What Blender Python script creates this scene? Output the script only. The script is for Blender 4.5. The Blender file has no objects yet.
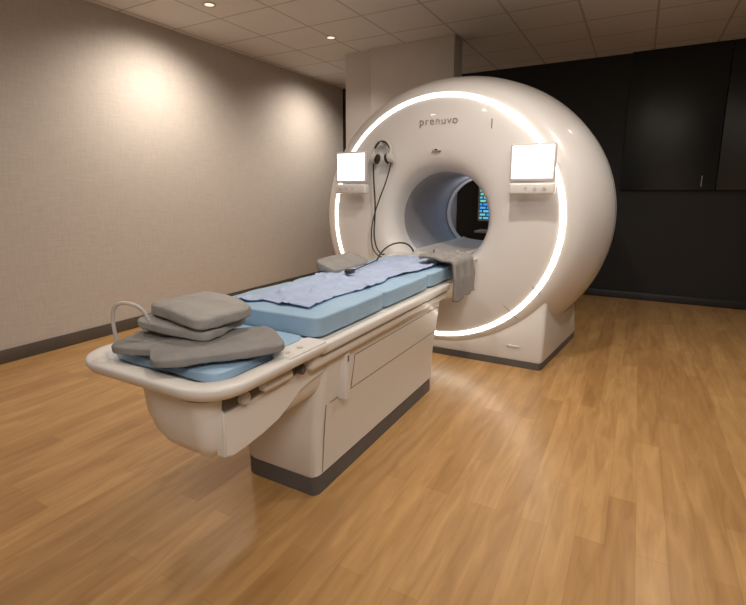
import bpy, bmesh, math, random
from mathutils import Vector, Matrix, noise
random.seed(4)
S=bpy.context.scene
COL=S.collection
CX,CZ=-1.40,1.13
H=1.35

# ---------------------------------------------------------------- materials
def mat(name,color,rough=.5,metal=0,emit=None,estr=0,bump=0,bscale=50,var=0,vscale=5,coat=0):
    m=bpy.data.materials.new(name); m.use_nodes=True
    nt=m.node_tree; b=nt.nodes['Principled BSDF']
    b.inputs['Base Color'].default_value=(*color,1)
    b.inputs['Roughness'].default_value=rough
    b.inputs['Metallic'].default_value=metal
    b.inputs['Coat Weight'].default_value=coat
    if emit:
        b.inputs['Emission Color'].default_value=(*emit,1)
        b.inputs['Emission Strength'].default_value=estr
    tc=nt.nodes.new('ShaderNodeTexCoord')
    if var>0:
        n=nt.nodes.new('ShaderNodeTexNoise'); n.inputs['Scale'].default_value=vscale; n.inputs['Detail'].default_value=4
        nt.links.new(tc.outputs['Object'],n.inputs['Vector'])
        r=nt.nodes.new('ShaderNodeValToRGB')
        r.color_ramp.elements[0].position=.3; r.color_ramp.elements[1].position=.7
        r.color_ramp.elements[0].color=(*[c*(1-var) for c in color],1)
        r.color_ramp.elements[1].color=(*[min(1,c*(1+var)) for c in color],1)
        nt.links.new(n.outputs['Fac'],r.inputs['Fac']); nt.links.new(r.outputs['Color'],b.inputs['Base Color'])
    if bump>0:
        n=nt.nodes.new('ShaderNodeTexNoise'); n.inputs['Scale'].default_value=bscale; n.inputs['Detail'].default_value=3
        nt.links.new(tc.outputs['Object'],n.inputs['Vector'])
        bp=nt.nodes.new('ShaderNodeBump'); bp.inputs['Strength'].default_value=bump; bp.inputs['Distance'].default_value=.01
        nt.links.new(n.outputs['Fac'],bp.inputs['Height']); nt.links.new(bp.outputs['Normal'],b.inputs['Normal'])
    return m

M_shell=mat('shell_white',(.69,.68,.68),.32,var=.02,vscale=2,coat=.2)
M_table=mat('table_white',(.73,.71,.685),.35,var=.02,vscale=2,coat=.2)
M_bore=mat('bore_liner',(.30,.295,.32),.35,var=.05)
M_dark=mat('dark_plinth',(.10,.095,.095),.5,var=.1)
M_gap=mat('seam',(.20,.18,.165),.6,var=.05)
M_black=mat('black_plastic',(.02,.02,.022),.4,var=.05)
M_ring=mat('led_ring',(1,.95,.85),.4,emit=(1,.93,.80),estr=7.0)
M_screen=mat('screen_lit',(.9,.9,1),.3,emit=(.9,.94,1),estr=1.3)
M_ui=mat('screen_graphics',(.5,.6,.75),.3,emit=(.55,.66,.82),estr=.95)
M_bezel=mat('bezel_grey',(.55,.53,.52),.4,var=.03)
M_trim=mat('lamp_trim',(.45,.43,.4),.5,var=.03)
M_blue=mat('mattress_blue_vinyl',(.31,.47,.64),.45,bump=.15,bscale=14,var=.05,vscale=6)
M_sheet=mat('sheet_blue_cotton',(.36,.45,.64),.85,bump=.4,bscale=22,var=.08,vscale=12)
M_grey=mat('grey_fabric',(.25,.24,.235),.9,bump=.3,bscale=60,var=.1,vscale=10)
M_grey2=mat('grey_fabric_light',(.34,.33,.32),.9,bump=.3,bscale=60,var=.1,vscale=10)
M_metal=mat('metal',(.5,.5,.5),.3,metal=1,var=.03)
M_duct=mat('column_paint',(.64,.61,.59),.6,var=.02)
M_lamp=mat('lamp_glow',(1,.9,.75),.5,emit=(1,.85,.68),estr=1.0)

def wall_mat():
    m=mat('wallcovering_taupe',(.46,.40,.345),.8); nt=m.node_tree; b=nt.nodes['Principled BSDF']
    tc=nt.nodes.new('ShaderNodeTexCoord')
    cols=[]
    for sc in ((1,4,70),(1,70,5)):
        mp=nt.nodes.new('ShaderNodeMapping'); mp.inputs['Scale'].default_value=sc
        nt.links.new(tc.outputs['Object'],mp.inputs['Vector'])
        n=nt.nodes.new('ShaderNodeTexNoise'); n.inputs['Scale'].default_value=1.6; n.inputs['Detail'].default_value=3
        nt.links.new(mp.outputs['Vector'],n.inputs['Vector']); cols.append(n)
    mx=nt.nodes.new('ShaderNodeMath'); mx.operation='ADD'
    nt.links.new(cols[0].outputs['Fac'],mx.inputs[0]); nt.links.new(cols[1].outputs['Fac'],mx.inputs[1])
    r=nt.nodes.new('ShaderNodeMapRange'); r.inputs['From Min'].default_value=.6; r.inputs['From Max'].default_value=1.4
    nt.links.new(mx.outputs[0],r.inputs['Value'])
    cr=nt.nodes.new('ShaderNodeValToRGB')
    cr.color_ramp.elements[0].color=(.45,.405,.37,1); cr.color_ramp.elements[1].color=(.55,.505,.465,1)
    nt.links.new(r.outputs[0],cr.inputs['Fac']); nt.links.new(cr.outputs['Color'],b.inputs['Base Color'])
    bp=nt.nodes.new('ShaderNodeBump'); bp.inputs['Strength'].default_value=.12; bp.inputs['Distance'].default_value=.005
    nt.links.new(r.outputs[0],bp.inputs['Height']); nt.links.new(bp.outputs['Normal'],b.inputs['Normal'])
    return m
def floor_mat():
    m=mat('wood_plank_floor',(.5,.3,.15),.34); nt=m.node_tree; b=nt.nodes['Principled BSDF']
    tc=nt.nodes.new('ShaderNodeTexCoord')
    mp=nt.nodes.new('ShaderNodeMapping'); mp.inputs['Rotation'].default_value=(0,0,math.radians(90))
    nt.links.new(tc.outputs['Object'],mp.inputs['Vector'])
    br=nt.nodes.new('ShaderNodeTexBrick'); br.offset=.37
    br.inputs['Color1'].default_value=(.40,.225,.085,1); br.inputs['Color2'].default_value=(.50,.30,.122,1)
    br.inputs['Mortar'].default_value=(.36,.20,.078,1)
    br.inputs['Scale'].default_value=1; br.inputs['Mortar Size'].default_value=.001
    br.inputs['Brick Width'].default_value=.95; br.inputs['Row Height'].default_value=.105
    nt.links.new(mp.outputs['Vector'],br.inputs['Vector'])
    mp2=nt.nodes.new('ShaderNodeMapping'); mp2.inputs['Scale'].default_value=(14,1.8,1)
    nt.links.new(tc.outputs['Object'],mp2.inputs['Vector'])
    n=nt.nodes.new('ShaderNodeTexNoise'); n.inputs['Scale'].default_value=1.5; n.inputs['Detail'].default_value=7; n.inputs['Distortion'].default_value=.8
    nt.links.new(mp2.outputs['Vector'],n.inputs['Vector'])
    cr=nt.nodes.new('ShaderNodeValToRGB'); cr.color_ramp.elements[0].position=.3; cr.color_ramp.elements[1].position=.72
    cr.color_ramp.elements[0].color=(.78,.73,.66,1); cr.color_ramp.elements[1].color=(1.1,1.1,1.1,1)
    nt.links.new(n.outputs['Fac'],cr.inputs['Fac'])
    mx=nt.nodes.new('ShaderNodeMixRGB'); mx.blend_type='MULTIPLY'; mx.inputs[0].default_value=1
    nt.links.new(br.outputs['Color'],mx.inputs[1]); nt.links.new(cr.outputs['Color'],mx.inputs[2])
    nt.links.new(mx.outputs[0],b.inputs['Base Color'])
    b.inputs['Coat Weight'].default_value=.35; b.inputs['Coat Roughness'].default_value=.25
    return m
def ceil_mat():
    m=mat('acoustic_ceiling_tile',(.6,.57,.53),.9); nt=m.node_tree; b=nt.nodes['Principled BSDF']
    tc=nt.nodes.new('ShaderNodeTexCoord')
    br=nt.nodes.new('ShaderNodeTexBrick'); br.offset=0
    br.inputs['Color1'].default_value=(.70,.68,.66,1); br.inputs['Color2'].default_value=(.68,.66,.64,1)
    br.inputs['Mortar'].default_value=(.46,.44,.42,1); br.inputs['Scale'].default_value=1
    br.inputs['Mortar Size'].default_value=.011; br.inputs['Brick Width'].default_value=.6; br.inputs['Row Height'].default_value=.6
    nt.links.new(tc.outputs['Object'],br.inputs['Vector']); nt.links.new(br.outputs['Color'],b.inputs['Base Color'])
    return m
M_wall=wall_mat(); M_floor=floor_mat(); M_ceil=ceil_mat()
M_bwall=mat('black_paint',(.007,.007,.008),.6,var=.1)
M_panel=mat('dark_teal_laminate',(.010,.016,.019),.35,var=.15,vscale=1.5)
M_base=mat('baseboard_brown',(.085,.07,.06),.5,var=.1)

# ---------------------------------------------------------------- helpers
def empty(name,loc=(0,0,0)):
    e=bpy.data.objects.new(name,None); e.location=loc; e.empty_display_size=.1; COL.objects.link(e); return e
def mk(name,bm,m,parent=None,smooth=True,angle=40):
    bmesh.ops.recalc_face_normals(bm,faces=bm.faces)
    me=bpy.data.meshes.new(name); bm.to_mesh(me); bm.free()
    ms=m if isinstance(m,(list,tuple)) else [m]
    for x in ms: me.materials.append(x)
    o=bpy.data.objects.new(name,me); COL.objects.link(o)
    if smooth:
        for p in me.polygons: p.use_smooth=True
        try: me.set_sharp_from_angle(angle=math.radians(angle))
        except Exception: pass
    if parent: o.parent=parent
    return o
def box(name,x0,x1,y0,y1,z0,z1,m,parent=None,bev=0,seg=3,rot=None,pivot=None):
    bm=bmesh.new(); bmesh.ops.create_cube(bm,size=1)
    for v in bm.verts:
        v.co=Vector(((x0+x1)/2+v.co.x*(x1-x0),(y0+y1)/2+v.co.y*(y1-y0),(z0+z1)/2+v.co.z*(z1-z0)))
    if bev>0: bmesh.ops.bevel(bm,geom=list(bm.edges),offset=bev,segments=seg,profile=.5,affect='EDGES')
    if rot is not None:
        p=Vector(pivot if pivot else ((x0+x1)/2,(y0+y1)/2,(z0+z1)/2))
        for v in bm.verts: v.co=p+rot@(v.co-p)
    return mk(name,bm,m,parent)
def loft(name,rings,m,parent=None,cap=True,matidx=None,angle=40):
    bm=bmesh.new(); vr=[[bm.verts.new(p) for p in r] for r in rings]; n=len(rings[0])
    for i in range(len(vr)-1):
        for j in range(n):
            f=bm.faces.new((vr[i][j],vr[i][(j+1)%n],vr[i+1][(j+1)%n],vr[i+1][j]))
            if matidx: f.material_index=matidx(i)
    if cap:
        bm.faces.new(vr[0][::-1]); bm.faces.new(vr[-1])
    return mk(name,bm,m,parent,angle=angle)
def rr(x0,x1,y0,y1,radii,z,inset=0,n=10):
    x0+=inset;x1-=inset;y0+=inset;y1-=inset
    pts=[]
    cs=[(x0,y0,1,1,180),(x1,y0,-1,1,270),(x1,y1,-1,-1,0),(x0,y1,1,-1,90)]
    for (cx,cy,sx,sy,a0),R in zip(cs,radii):
        R=max(R-inset,.004)
        ox,oy=cx+sx*R,cy+sy*R
        for k in range(n+1):
            a=math.radians(a0+90*k/n); pts.append((ox+R*math.cos(a),oy+R*math.sin(a),z))
    return pts
def tube(name,pts,r,m,parent=None,cyc=False):
    cu=bpy.data.curves.new(name,'CURVE'); cu.dimensions='3D'; cu.bevel_depth=r; cu.bevel_resolution=4; cu.resolution_u=10
    sp=cu.splines.new('NURBS'); sp.points.add(len(pts)-1)
    for p,q in zip(sp.points,pts): p.co=(*q,1)
    sp.order_u=min(4,len(pts)); sp.use_endpoint_u=not cyc; sp.use_cyclic_u=cyc
    tmp=bpy.data.objects.new(name+'_c',cu); COL.objects.link(tmp)
    dg=bpy.context.evaluated_depsgraph_get(); dg.update()
    me=bpy.data.meshes.new_from_object(tmp.evaluated_get(dg)); bpy.data.objects.remove(tmp)
    me.name=name; me.materials.clear(); me.materials.append(m)
    for p in me.polygons: p.use_smooth=True
    o=bpy.data.objects.new(name,me); COL.objects.link(o)
    if parent: o.parent=parent
    return o
def lathe(name,prof,m,parent=None,seg=160,cx=CX,cz=CZ,matidx=None,closed=True,angle=35):
    bm=bmesh.new(); rings=[]
    for (r,y) in prof:
        k2=1+.055*max(0,min(1,(r-.98)/.18)) if y>3.6 else 1
        rings.append([bm.verts.new((cx+k2*r*math.cos(2*math.pi*k/seg),y,max(.03,cz+r*math.sin(2*math.pi*k/seg)))) for k in range(seg)])
    N=len(rings)
    for i in range(N if closed else N-1):
        a=rings[i]; b=rings[(i+1)%N]
        for k in range(seg):
            f=bm.faces.new((a[k],a[(k+1)%seg],b[(k+1)%seg],b[k]))
            if matidx: f.material_index=matidx(i)
    return mk(name,bm,m,parent,angle=angle)
def cyl(name,p0,p1,r,m,parent=None,seg=32,r2=None,bev=0):
    p0=Vector(p0);p1=Vector(p1);d=p1-p0
    bm=bmesh.new(); bmesh.ops.create_cone(bm,cap_ends=True,segments=seg,radius1=r,radius2=r if r2 is None else r2,depth=d.length)
    if bev:
        es=[e for e in bm.edges if abs(e.verts[0].co.z-e.verts[1].co.z)<1e-6]
        bmesh.ops.bevel(bm,geom=es,offset=bev,segments=2,affect='EDGES')
    q=d.to_track_quat('Z','Y').to_matrix()
    for v in bm.verts: v.co=(p0+p1)/2+q@v.co
    return mk(name,bm,m,parent)

# ---------------------------------------------------------------- room
XL,XR,YF,YB,ZC=-4.27,2.6,-2.0,6.88,2.96
box('floor',XL-.1,XR+.1,YF-.1,YB+.1,-.1,0,M_floor)
box('ceiling',XL-.1,XR+.1,YF-.1,YB+.1,ZC,ZC+.1,M_ceil)
box('wall_left',XL-.1,XL,YF,YB,0,ZC,M_wall)
box('wall_back',XL-.1,XR+.1,YB,YB+.1,0,ZC,M_bwall)
box('wall_right',XR,XR+.1,YF,YB,0,ZC,M_bwall)
box('wall_front',XL-.1,XR+.1,YF-.1,YF,0,ZC,M_wall)
box('baseboard_left',XL,XL+.015,YF,YB,0,.11,M_base,bev=.004,seg=2)
box('baseboard_back',XL+.015,XR,YB-.015,YB,0,.09,M_black,bev=.004,seg=2)
cab=empty('wall_cabinet')
for i in range(3):
    x=-.217+i*.96
    if x+.95>XR: break
    box('cabinet_door_%d'%(i+1),x,x+.955,YB-.06,YB,1.36,ZC-.003,M_panel,cab,bev=.004,seg=2)
cyl('handle',(.60,YB-.085,1.40),(.60,YB-.085,1.52),.006,M_metal,cab)
for z in (1.41,1.51): cyl('handle_post',(.60,YB-.06,z),(.60,YB-.087,z),.005,M_metal,cab)

duct=empty('support_column')
box('shaft',-2.82,-1.82,5.16,5.42,0,ZC,M_duct,duct,bev=.006,seg=2)
box('side_chase',-3.20,-2.82,5.22,5.42,0,ZC,M_duct,duct,bev=.006,seg=2)

# ---------------------------------------------------------------- mri scanner
mri=empty('mri_scanner')
prof=[(.37,5.02),(.37,4.6),(.37,4.2),(.372,3.98),(.378,3.88),(.392,3.79),(.415,3.72),(.45,3.675),(.50,3.65),(.55,3.638),
      (.66,3.63),(.80,3.635),(.90,3.650),(.928,3.658),(.933,3.672),(.961,3.682),(.967,3.672),
      (1.0,3.685),(1.03,3.71),(1.06,3.755),(1.095,3.84),(1.13,3.96),(1.16,4.1),(1.18,4.28),(1.185,4.45),(1.17,4.65),(1.13,4.85),(1.06,5.0),(.95,5.08),
      (.7,5.11),(.45,5.11),(.41,5.09),(.38,5.06)]
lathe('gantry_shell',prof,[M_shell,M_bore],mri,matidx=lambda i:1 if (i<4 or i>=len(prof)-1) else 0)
lathe('led_ring',[(.934,3.668),(.938,3.656),(.947,3.651),(.956,3.657),(.960,3.668)],M_ring,mri,closed=True)
lathe('bore_rear_trim',[(.365,4.94),(.352,4.97),(.352,5.02),(.365,5.05)],M_shell,mri)
lathe('shell_seam',[(1.181,4.30),(1.1855,4.304),(1.181,4.308)],M_gap,mri,closed=True)
def quadring(xf,xb,yf,yb,z,R=.035,n=6):
    c=[Vector((-xf,yf)),Vector((xf,yf)),Vector((xb,yb)),Vector((-xb,yb))]
    pts=[]
    for i in range(4):
        p=c[i]; a=(c[i-1]-p).normalized()*R; b=(c[(i+1)%4]-p).normalized()*R
        for k in range(n+1):
            t=k/n; q=(1-t)**2*(p+a)+2*t*(1-t)*p+t*t*(p+b); pts.append((CX+q.x,q.y,z))
    return pts
loft('foot_plinth',[quadring(.86,.985,3.69,4.78,0),quadring(.86,.985,3.69,4.78,.055)],M_dark,mri)
loft('foot',[quadring(.86,.98,3.695,4.77,.055),quadring(.865,.985,3.69,4.775,.075),quadring(.87,.975,3.70,4.72,.3),quadring(.87,.96,3.72,4.65,.58)],M_shell,mri)
tube('face_seam_1',[(-.90,3.640,.90),(-.80,3.636,.80),(-.66,3.642,.68),(-.57,3.664,.60)],.0022,M_gap,mri)
tube('face_seam_2',[(-1.0,3.636,.66),(-.88,3.636,.54),(-.80,3.646,.46),(-.72,3.664,.39)],.0022,M_gap,mri)
cu=bpy.data.curves.new('lettering','FONT'); cu.body='prenuvo'; cu.size=.085; cu.extrude=.002; cu.align_x='CENTER'
cu.space_character=1.12; cu.offset=-.0015
t=bpy.data.objects.new('lettering_c',cu); COL.objects.link(t)
dg=bpy.context.evaluated_depsgraph_get(); dg.update()
me=bpy.data.meshes.new_from_object(t.evaluated_get(dg)); bpy.data.objects.remove(t)
me.materials.clear(); me.materials.append(M_gap)
lo=bpy.data.objects.new('lettering',me); COL.objects.link(lo); lo.rotation_euler=(math.radians(90),0,0); lo.location=(CX+.01,3.627,1.855); lo.parent=mri
box('indicator',CX-.035,CX+.035,3.618,3.65,1.655,1.675,M_bezel,mri,bev=.006)
box('indicator_led',CX-.01,CX+.01,3.614,3.63,1.660,1.672,M_black,mri,bev=.002)
box('face_slot',-.983,-.976,3.628,3.66,1.80,1.87,M_gap,mri,bev=.002)
box('name_plate',-.80,-.70,3.686,3.70,.155,.17,M_bezel,mri,bev=.002)
for k,(mx,yaw) in enumerate(((-2.10,-.06),(-.655,.06))):
    R=Matrix.Rotation(yaw,3,'Z'); pv=(mx,3.52,1.54)
    w=.15
    box('monitor_%d_body'%(k+1),mx-w,mx+w,3.505,3.545,1.415,1.672,M_bezel,mri,bev=.012,rot=R,pivot=pv)
    box('monitor_%d_screen'%(k+1),mx-w+.014,mx+w-.014,3.5005,3.508,1.435,1.656,M_screen,mri,bev=.002,rot=R,pivot=pv)
    for j,(a,b_,c,d) in enumerate(((-.12,.12,1.636,1.645),(-.12,-.03,1.60,1.607),(-.12,-.05,1.575,1.581),(-.12,-.06,1.55,1.556),(.02,.115,1.50,1.504),(.10,.12,1.46,1.48))):
        box('monitor_%d_graphic_%d'%(k+1,j+1),mx+a,mx+b_,3.4995,3.502,c,d,M_ui,mri,rot=R,pivot=pv)
    box('monitor_%d_controls'%(k+1),mx-w+.005,mx+w+.005,3.48,3.55,1.328,1.405,M_shell,mri,bev=.014,rot=R,pivot=pv)
    for j in range(4):
        cyl('monitor_%d_button_%d'%(k+1,j+1),(mx-.09+j*.06,3.484,1.368),(mx-.09+j*.06,3.476,1.368),.011,M_bezel,mri,seg=20)
    cyl('monitor_%d_arm'%(k+1),(mx,3.53,1.50),(mx,3.70,1.50),.04,M_shell,mri)
def dockring(y,hw,z0,z1):
    pts=[]
    n=12
    pts+= [(CX-hw,y,z1),(CX-hw*.92,y,z1+.012)]
    for k in range(n+1):
        s=-.88+1.76*k/n; pts.append((CX+hw*s,y,z1-.02+.03*s*s))
    pts+= [(CX+hw*.92,y,z1+.012),(CX+hw,y,z1)]
    for k in range(n+1):
        a=math.pi*k/n; pts.append((CX+hw*math.cos(a)*.98,y,z1-.015-(z1-z0)*math.sin(a)**.6))
    return pts
loft('table_bridge',[dockring(5.1,.24,.78,.85),dockring(3.75,.24,.78,.85)],M_table,mri)
loft('table_dock',[dockring(3.72,.35,.46,.83),dockring(3.6,.355,.50,.835),dockring(3.47,.345,.58,.83),dockring(3.40,.32,.65,.815)],M_table,mri,angle=30)

# ---------------------------------------------------------------- patient table
tb=empty('mri_patient_table')
TX=-1.37
bx0,bx1,by0,by1=TX-.205,TX+.238,1.58,2.98
rad=(.09,.04,.05,.05)
loft('plinth',[rr(bx0,bx1,by0,by1,rad,0,.004),rr(bx0,bx1,by0,by1,rad,.085,.004)],M_dark,tb)
rings=[]
for z,o in ((.085,.006),(.095,0),(.3,-.012),(.44,-.03),(.56,-.05),(.66,-.06),(.71,-.06)):
    rings.append([(TX+(p[0]-TX)*(1-o*3.6),p[1],p[2]) for p in rr(bx0,bx1,by0,by1,rad,z,max(o,0))])
loft('pedestal',rings,M_table,tb)
R4=(.22,.07,.02,.02)
hr=[]
for z,i in ((.455,.15),(.458,.12),(.466,.085),(.48,.055),(.505,.028),(.54,.010),(.60,0),(.70,-.012)):
    hr.append(rr(TX-.17-(.60-min(z,.60))*-.35,TX+.27,.965,1.85,R4,z,i))
loft('cantilever_hull',hr,M_table,tb)
def prism(name,yz,x0,x1,m,parent,bev=.008):
    bm=bmesh.new()
    a=[bm.verts.new((x0,y,z)) for y,z in yz]; b=[bm.verts.new((x1,y,z)) for y,z in yz]
    n=len(yz)
    bm.faces.new(a[::-1]); bm.faces.new(b)
    for i in range(n): bm.faces.new((a[i],a[(i+1)%n],b[(i+1)%n],b[i]))
    bmesh.ops.recalc_face_normals(bm,faces=bm.faces)
    if bev:
        es=[e for e in bm.edges if abs(e.verts[0].co.x-e.verts[1].co.x)<1e-6]
        bmesh.ops.bevel(bm,geom=es,offset=bev,segments=3,affect='EDGES')
    return mk(name,bm,m,parent,angle=50)
arm=[(1.02,.655),(1.62,.665),(1.60,.60),(1.50,.592),(1.42,.575),(1.36,.545),(1.29,.515),(1.20,.498),(1.10,.488),(1.05,.487),(1.02,.50)]
prism('side_arm',arm,TX+.24,TX+.284,M_table,tb,bev=.006)
box('side_frame',TX-.34,TX+.33,1.44,2.98,.655,.725,M_table,tb,bev=.02)
box('rail_left',TX-.345,TX-.305,1.49,2.98,.71,.755,M_table,tb,bev=.012)
box('rail_right',TX+.305,TX+.345,1.49,2.98,.71,.755,M_table,tb,bev=.012)
box('rail_shadow_gap',TX+.315,TX+.338,1.50,2.93,.705,.713,M_gap,tb)
box('slide_channel',TX+.2,TX+.290,1.02,1.46,.66,.72,M_dark,tb,bev=.004)
box('slide_latch',TX+.22,TX+.32,1.18,1.34,.668,.705,M_table,tb,bev=.012)
cyl('latch_wheel',(TX+.25,1.10,.678),(TX+.31,1.10,.678),.022,M_bezel,tb,bev=.004)
cyl('latch_wheel_2',(TX+.25,1.40,.678),(TX+.32,1.40,.678),.018,M_dark,tb,bev=.004)
# tray
x0,x1,y0,y1=TX-.355,TX+.372,.895,1.50
RT=(.16,.16,.02,.02)
tr=[]
for z,i in ((.695,.14),(.70,.10),(.712,.05),(.73,.015),(.748,.002),(.762,0),(.769,.004),(.772,.012),(.773,.03),(.772,.060),(.766,.068),(.742,.076),(.738,.084)):
    tr.append(rr(x0,x1,y0,y1,RT,z,i,n=14))
loft('end_tray',tr,M_table,tb,angle=60)
loft('tray_tab',[rr(TX+.27,TX+.365,1.26,1.495,(.03,.01,.01,.01),z,i) for z,i in ((.74,0),(.774,0),(.777,.003))],M_table,tb)
cyl('tray_button',(TX+.325,1.37,.775),(TX+.325,1.37,.781),.012,M_bezel,tb)
cyl('tray_button_2',(TX+.325,1.30,.775),(TX+.325,1.30,.781),.008,M_bezel,tb)
box('table_top',TX-.30,TX+.30,1.46,3.37,.715,.755,M_table,tb,bev=.012)
fx=TX+.238
prz=((.095,0),(.3,-.012),(.44,-.03),(.56,-.05),(.66,-.06),(.72,-.06))
def flank(z):
    for (za,oa),(zb,ob) in zip(prz,prz[1:]):
        if za<=z<=zb:
            o=oa+(ob-oa)*(z-za)/(zb-za); return TX+(fx-TX)*(1-o*3.6)
    return fx
def seamline(name,yz):
    tube(name,[(flank(z)+.0005,y,z) for y,z in yz],.0022,M_gap,tb)
seamline('panel_seam_1',[(1.84,.60),(2.1,.60),(2.5,.60),(2.92,.60)])
seamline('panel_seam_2',[(1.66,.43),(2.0,.43),(2.4,.43),(2.92,.43)])
seamline('panel_seam_3',[(1.84,.43),(1.84,.5),(1.84,.55),(1.84,.60)])
seamline('panel_seam_4',[(1.63,.10),(1.63,.2),(1.63,.35),(1.63,.43)])
box('vertical_handle',flank(.5)-.02,flank(.62)+.022,1.725,1.765,.42,.655,M_table,tb,bev=.01)
box('handle_slot',flank(.62)+.016,flank(.62)+.024,1.738,1.750,.60,.63,M_dark,tb,bev=.002)

# ---------------------------------------------------------------- mattress
def soft(name,sx,sy,sz,loc,rot=(0,0,0),m=M_grey,e=6,n=26,wr=.006,ws=6,parent=None,bend=0,seed=0,puff=.25,twist=0,wedge=0):
    bm=bmesh.new(); bmesh.ops.create_cube(bm,size=2)
    bmesh.ops.subdivide_edges(bm,edges=bm.edges,cuts=n,use_grid_fill=True)
    R=Matrix.Rotation(rot[2],3,'Z')@Matrix.Rotation(rot[1],3,'Y')@Matrix.Rotation(rot[0],3,'X')
    for v in bm.verts:
        p=v.co.copy()
        L=(abs(p.x)**e+abs(p.y)**e+abs(p.z)**e)**(1/e)
        p=p/L
        edge=max(abs(p.x),abs(p.y))
        zz=p.z*(1-puff*edge**3)
        if wedge: zz=-1+(zz+1)*(1-wedge*(p.x+1)/2)
        q=Vector((p.x*sx/2,p.y*sy/2,zz*sz/2))
        q.z+=bend*(p.x**2)*-1+twist*p.x*p.y
        ns=Vector((q.x*ws+seed*7.3,q.y*ws*1.3,q.z*ws+seed))
        d=noise.noise(ns)*wr+ (1-abs(noise.noise(ns*2.3)))**4*wr*.6
        q+=Vector((p.x*.5,p.y*.5,p.z)).normalized()*d
        v.co=R@q
    o=mk(name,bm,m,parent,angle=80); o.location=loc
    return o
soft('mattress_foot_section',.54,.49,.042,(TX-.005,1.255,.762),m=M_blue,e=10,parent=tb,puff=.1,wr=.003)
soft('mattress_section_1',.61,.60,.10,(TX,1.82,.808),m=M_blue,e=14,parent=tb,puff=.10,wr=.003,seed=1)
soft('mattress_section_2',.61,.60,.10,(TX,2.41,.808),m=M_blue,e=14,parent=tb,puff=.10,wr=.003,seed=2)
soft('mattress_section_3',.61,.64,.10,(TX,3.04,.808),m=M_blue,e=14,parent=tb,puff=.10,wr=.003,seed=3)

# ---------------------------------------------------------------- draped sheet
def drape(name,y0,y1,xa,xb,zt,edge,m,amp=.012,nx=60,ny=140,seed=0,jag=.05,thick=.004,minz=.60,skew=0,fine=.6):
    bm=bmesh.new(); g=[]
    for j in range(ny+1):
        v=j/ny; y=y0+(y1-y0)*v; row=[]
        ja=jag*noise.noise(Vector((seed+3,v*3,0)))+jag*.25*noise.noise(Vector((seed,v*8,4)))
        jb=jag*noise.noise(Vector((seed+9,v*3,7)))+jag*.25*noise.noise(Vector((seed,v*8,9)))
        for i in range(nx+1):
            u=i/nx; x=(xa+ja)+(xb+jb-xa-ja)*u+skew*(v-.5)
            yy=y+jag*.8*noise.noise(Vector((u*3,seed+11,0)))*(1 if v>.5 else -1)*abs(v-.5)*2
            p=Vector((x*7,yy*7,seed))
            w=(1-abs(noise.noise(Vector((x*6+yy*2,yy*3-x*2,seed)))*3))
            w2=(1-abs(noise.noise(Vector((x*3-yy*6,yy*7+x*3,seed+5)))*3.5))
            z=zt+amp*(max(w,0)**3)+amp*fine*max(w2,0)**3+amp*.3*noise.noise(p)
            if edge is not None and x>edge:
                s=x-edge; z=max(zt-max(0,s-.01)*1.0+ (amp*.3*noise.noise(p*2)),minz); x=edge+min(s,.02)+.014*math.sin(yy*42+seed)*min(1,s*8)+.01*min(1,s*8)
            row.append(bm.verts.new((x,yy,z)))
        g.append(row)
    for j in range(ny):
        for i in range(nx): bm.faces.new((g[j][i],g[j][i+1],g[j+1][i+1],g[j+1][i]))
    o=mk(name,bm,m,None,angle=80)
    md=o.modifiers.new('solid','SOLIDIFY'); md.thickness=thick; md.offset=1
    return o
drape('bed_sheet',1.60,3.28,TX-.20,TX+.22,.865,None,M_sheet,amp=.011,nx=90,ny=240,jag=.10,seed=2,skew=.03)
drape('folded_blanket',2.93,3.34,TX+.14,TX+.60,.890,TX+.345,M_grey,amp=.026,nx=60,ny=60,seed=5,jag=.05,thick=.02,minz=.58)

# ---------------------------------------------------------------- cushions
soft('cushion',.24,.44,.046,(-1.235,1.15,.816),rot=(0.0,0.03,-.62),m=M_grey,e=6,seed=4,wr=.006,puff=.3)
soft('cushion',.28,.33,.044,(-1.465,1.13,.814),rot=(0,0,.35),m=M_grey,e=6,seed=6,wr=.006,puff=.3)
soft('cushion',.33,.27,.045,(-1.41,1.20,.868),rot=(0,.03,.15),m=M_grey2,e=6,seed=8,wr=.006,puff=.2,twist=.008)
soft('cushion',.31,.26,.055,(-1.375,1.21,.926),rot=(.02,.06,-.12),m=M_grey2,e=6,seed=9,wr=.005,puff=.12,bend=.012)
soft('cushion',.16,.46,.085,(-1.60,2.58,.906),rot=(0,.06,.03),m=M_grey,e=6,seed=12,wr=.006,puff=.15,wedge=.6)

tube('breathing_hose',[(-1.57,1.0,.775),(-1.575,.99,.86),(-1.575,.985,.93),(-1.54,.99,.972),(-1.49,1.02,.965),(-1.47,1.04,.94),(-1.46,1.05,.90)],.0065,M_bezel)
cc=empty('coil_cable')
tube('cable',[(-1.50,2.84,.89),(-1.53,2.95,.93),(-1.54,3.1,.97),(-1.50,3.25,.98),(-1.46,3.30,.95),(-1.45,3.34,.90)],.006,M_black,cc)
soft('plug',.045,.06,.028,(-1.40,2.32,.898),m=M_black,e=5,n=8,wr=0,parent=cc)
tube('plug_lead',[(-1.40,2.34,.895),(-1.43,2.45,.892),(-1.46,2.6,.89),(-1.50,2.84,.89)],.004,M_black,cc)

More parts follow.
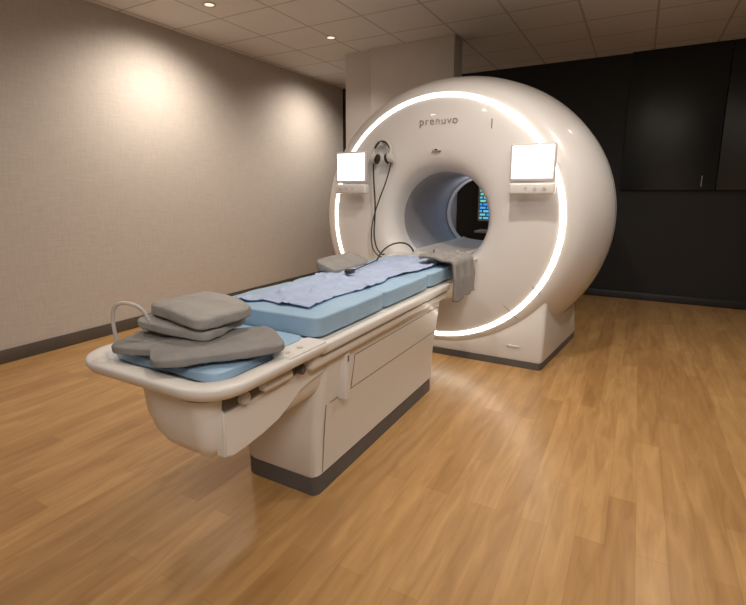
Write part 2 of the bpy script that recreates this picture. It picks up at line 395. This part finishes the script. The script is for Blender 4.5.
# ---------------------------------------------------------------- headphones
hp=empty('headphones')
hx,hy,hz=-1.845,3.575,1.665
pts=[(hx+.080*math.cos(a),hy,hz+.092*math.sin(a)) for a in [math.radians(-28+236*k/16) for k in range(17)]]
tube('headband',pts,.010,M_bezel,hp)
tube('headband_pad',[(hx+.070*math.cos(a),hy-.002,hz+.080*math.sin(a)) for a in [math.radians(20+140*k/8) for k in range(9)]],.009,M_black,hp)
for s,n in ((-1,'l'),(1,'r')):
    cyl('ear_cup_'+n,(hx+s*.055,hy,hz-.055),(hx+s*.095,hy,hz-.045),.042,M_bezel,hp,bev=.008)
    cyl('ear_pad_'+n,(hx+s*.035,hy,hz-.060),(hx+s*.056,hy,hz-.055),.040,M_black,hp,bev=.006)
cyl('headphone_hook',(hx,3.545,hz+.064),(hx,3.66,hz+.064),.009,M_bezel,mri)
tube('lead_1',[(hx-.08,hy,hz-.09),(hx-.085,hy,hz-.2),(hx-.05,hy,hz-.45),(hx-.08,hy,hz-.65),(hx-.05,hy-.01,hz-.80),(hx+.02,hy-.02,hz-.85),(hx+.05,hy-.05,hz-.83)],.006,M_black,hp)
tube('lead_2',[(hx+.08,hy,hz-.09),(hx+.06,hy,hz-.2),(hx-.03,hy,hz-.38),(hx-.10,hy,hz-.60),(hx-.10,hy,hz-.78),(hx-.05,hy-.01,hz-.85),(hx+.02,hy-.03,hz-.86)],.005,M_black,hp)

# ---------------------------------------------------------------- patient monitor behind the bore
pm=empty('patient_monitor')
M_pscreen=bpy.data.materials.new('monitor_traces'); M_pscreen.use_nodes=True
nt=M_pscreen.node_tree; b=nt.nodes['Principled BSDF']; b.inputs['Base Color'].default_value=(.01,.02,.05,1)
tc=nt.nodes.new('ShaderNodeTexCoord'); wv=nt.nodes.new('ShaderNodeTexBrick'); wv.inputs['Scale'].default_value=6
wv.inputs['Color1'].default_value=(.02,.20,.7,1); wv.inputs['Color2'].default_value=(.15,.5,.35,1); wv.inputs['Mortar'].default_value=(.01,.02,.04,1); wv.inputs['Mortar Size'].default_value=.05
mp=nt.nodes.new('ShaderNodeMapping'); mp.inputs['Rotation'].default_value=(math.radians(90),0,0)
nt.links.new(tc.outputs['Object'],mp.inputs['Vector']); nt.links.new(mp.outputs['Vector'],wv.inputs['Vector'])
nt.links.new(wv.outputs['Color'],b.inputs['Emission Color']); b.inputs['Emission Strength'].default_value=1.4
px,py=-1.54,5.95
box('housing',px-.19,px+.19,py,py+.08,.98,1.40,M_bezel,pm,bev=.015)
box('screen',px-.165,px+.165,py-.004,py+.01,1.01,1.375,M_pscreen,pm)
cyl('pole',(px,py+.05,.05),(px,py+.05,1.02),.02,M_metal,pm)
box('shelf',px-.2,px+.2,py-.08,py+.2,.84,.87,M_bezel,pm,bev=.008)
cyl('cart_base',(px,py+.05,.03),(px,py+.05,.07),.24,M_bezel,pm,r2=.2)
for k in range(5):
    a=2*math.pi*k/5; cyl('caster_%d'%(k+1),(px+.2*math.cos(a)-.01,py+.05+.2*math.sin(a),.022),(px+.2*math.cos(a)+.01,py+.05+.2*math.sin(a),.022),.022,M_black,pm)

# ---------------------------------------------------------------- lights
def downlight(x,y,power,size=110,blend=1,aim=(0,0,-1),col=(1,.885,.76),rad=.06):
    e=empty('ceiling_downlight')
    z=ZC
    bm=bmesh.new()
    seg=32; prof=[(.04,z-.001),(.043,z-.005),(.058,z-.005),(.061,z-.001)]
    rings=[[bm.verts.new((x+r*math.cos(2*math.pi*j/seg),y+r*math.sin(2*math.pi*j/seg),zz)) for j in range(seg)] for r,zz in prof]
    for i in range(3):
        for j in range(seg): bm.faces.new((rings[i][j],rings[i][(j+1)%seg],rings[i+1][(j+1)%seg],rings[i+1][j]))
    mk('trim_ring',bm,M_trim,e)
    cyl('lens',(x,y,z-.003),(x,y,z-.001),.04,M_lamp,e)
    l=bpy.data.lights.new('spot','SPOT'); l.energy=power; l.color=col; l.spot_size=math.radians(size); l.spot_blend=blend; l.shadow_soft_size=rad
    o=bpy.data.objects.new('bulb',l); COL.objects.link(o); o.location=(x,y,z-.07); o.rotation_euler=Vector(aim).to_track_quat('-Z','Y').to_euler(); o.parent=e
downlight(-3.42,3.3,150,140,1,(-.35,0,-1))
downlight(-3.38,5.75,130,140,1,(-.35,0,-1))
downlight(-3.42,.8,35,140,1,(-.35,0,-1))
downlight(-1.3,1.9,62,130,1,(0,.1,-1))
downlight(-.6,2.3,100,130,1,(0,.5,-1))
downlight(.7,3.3,88,130,1,(-.2,0.0,-1))
downlight(.5,5.2,70,120,1)
downlight(.9,1.0,50,130,1,(-.3,.5,-1))
downlight(-2.6,.9,45,130,1,(.1,.3,-1))
downlight(-3.0,4.6,25,120,1)
tf=empty('added_fill_panel')  # ceiling panel added behind the camera, out of view, as ambient fill
box('frame',.2,1.4,-1.35,-.15,ZC-.02,ZC,M_bezel,tf,bev=.004,seg=2)
l=bpy.data.lights.new('fill_light','AREA'); l.shape='SQUARE'; l.size=1.1; l.energy=70; l.color=(1,.94,.87)
o=bpy.data.objects.new('fill_light',l); COL.objects.link(o); o.location=(.8,-.75,ZC-.03); o.parent=tf
l=bpy.data.lights.new('bore_lamp','POINT'); l.energy=1.6; l.color=(.85,.88,1); l.shadow_soft_size=.04
o=bpy.data.objects.new('bore_lamp',l); COL.objects.link(o); o.location=(CX,4.8,CZ+.28); o.parent=mri

w=bpy.data.worlds.new('world'); S.world=w; w.use_nodes=True
w.node_tree.nodes['Background'].inputs[0].default_value=(.6,.55,.5,1); w.node_tree.nodes['Background'].inputs[1].default_value=.1

# ---------------------------------------------------------------- camera
cam=bpy.data.cameras.new('camera'); cam.sensor_width=36; cam.lens=480*36/746
cam.shift_x=13/746; cam.shift_y=-25.5/746; cam.clip_start=.05
co=bpy.data.objects.new('camera',cam); COL.objects.link(co)
co.location=(0,0,H); co.rotation_euler=(math.radians(90-10.16),0,math.radians(29.87))
S.camera=co
S.view_settings.view_transform='Standard'
S.view_settings.exposure=0
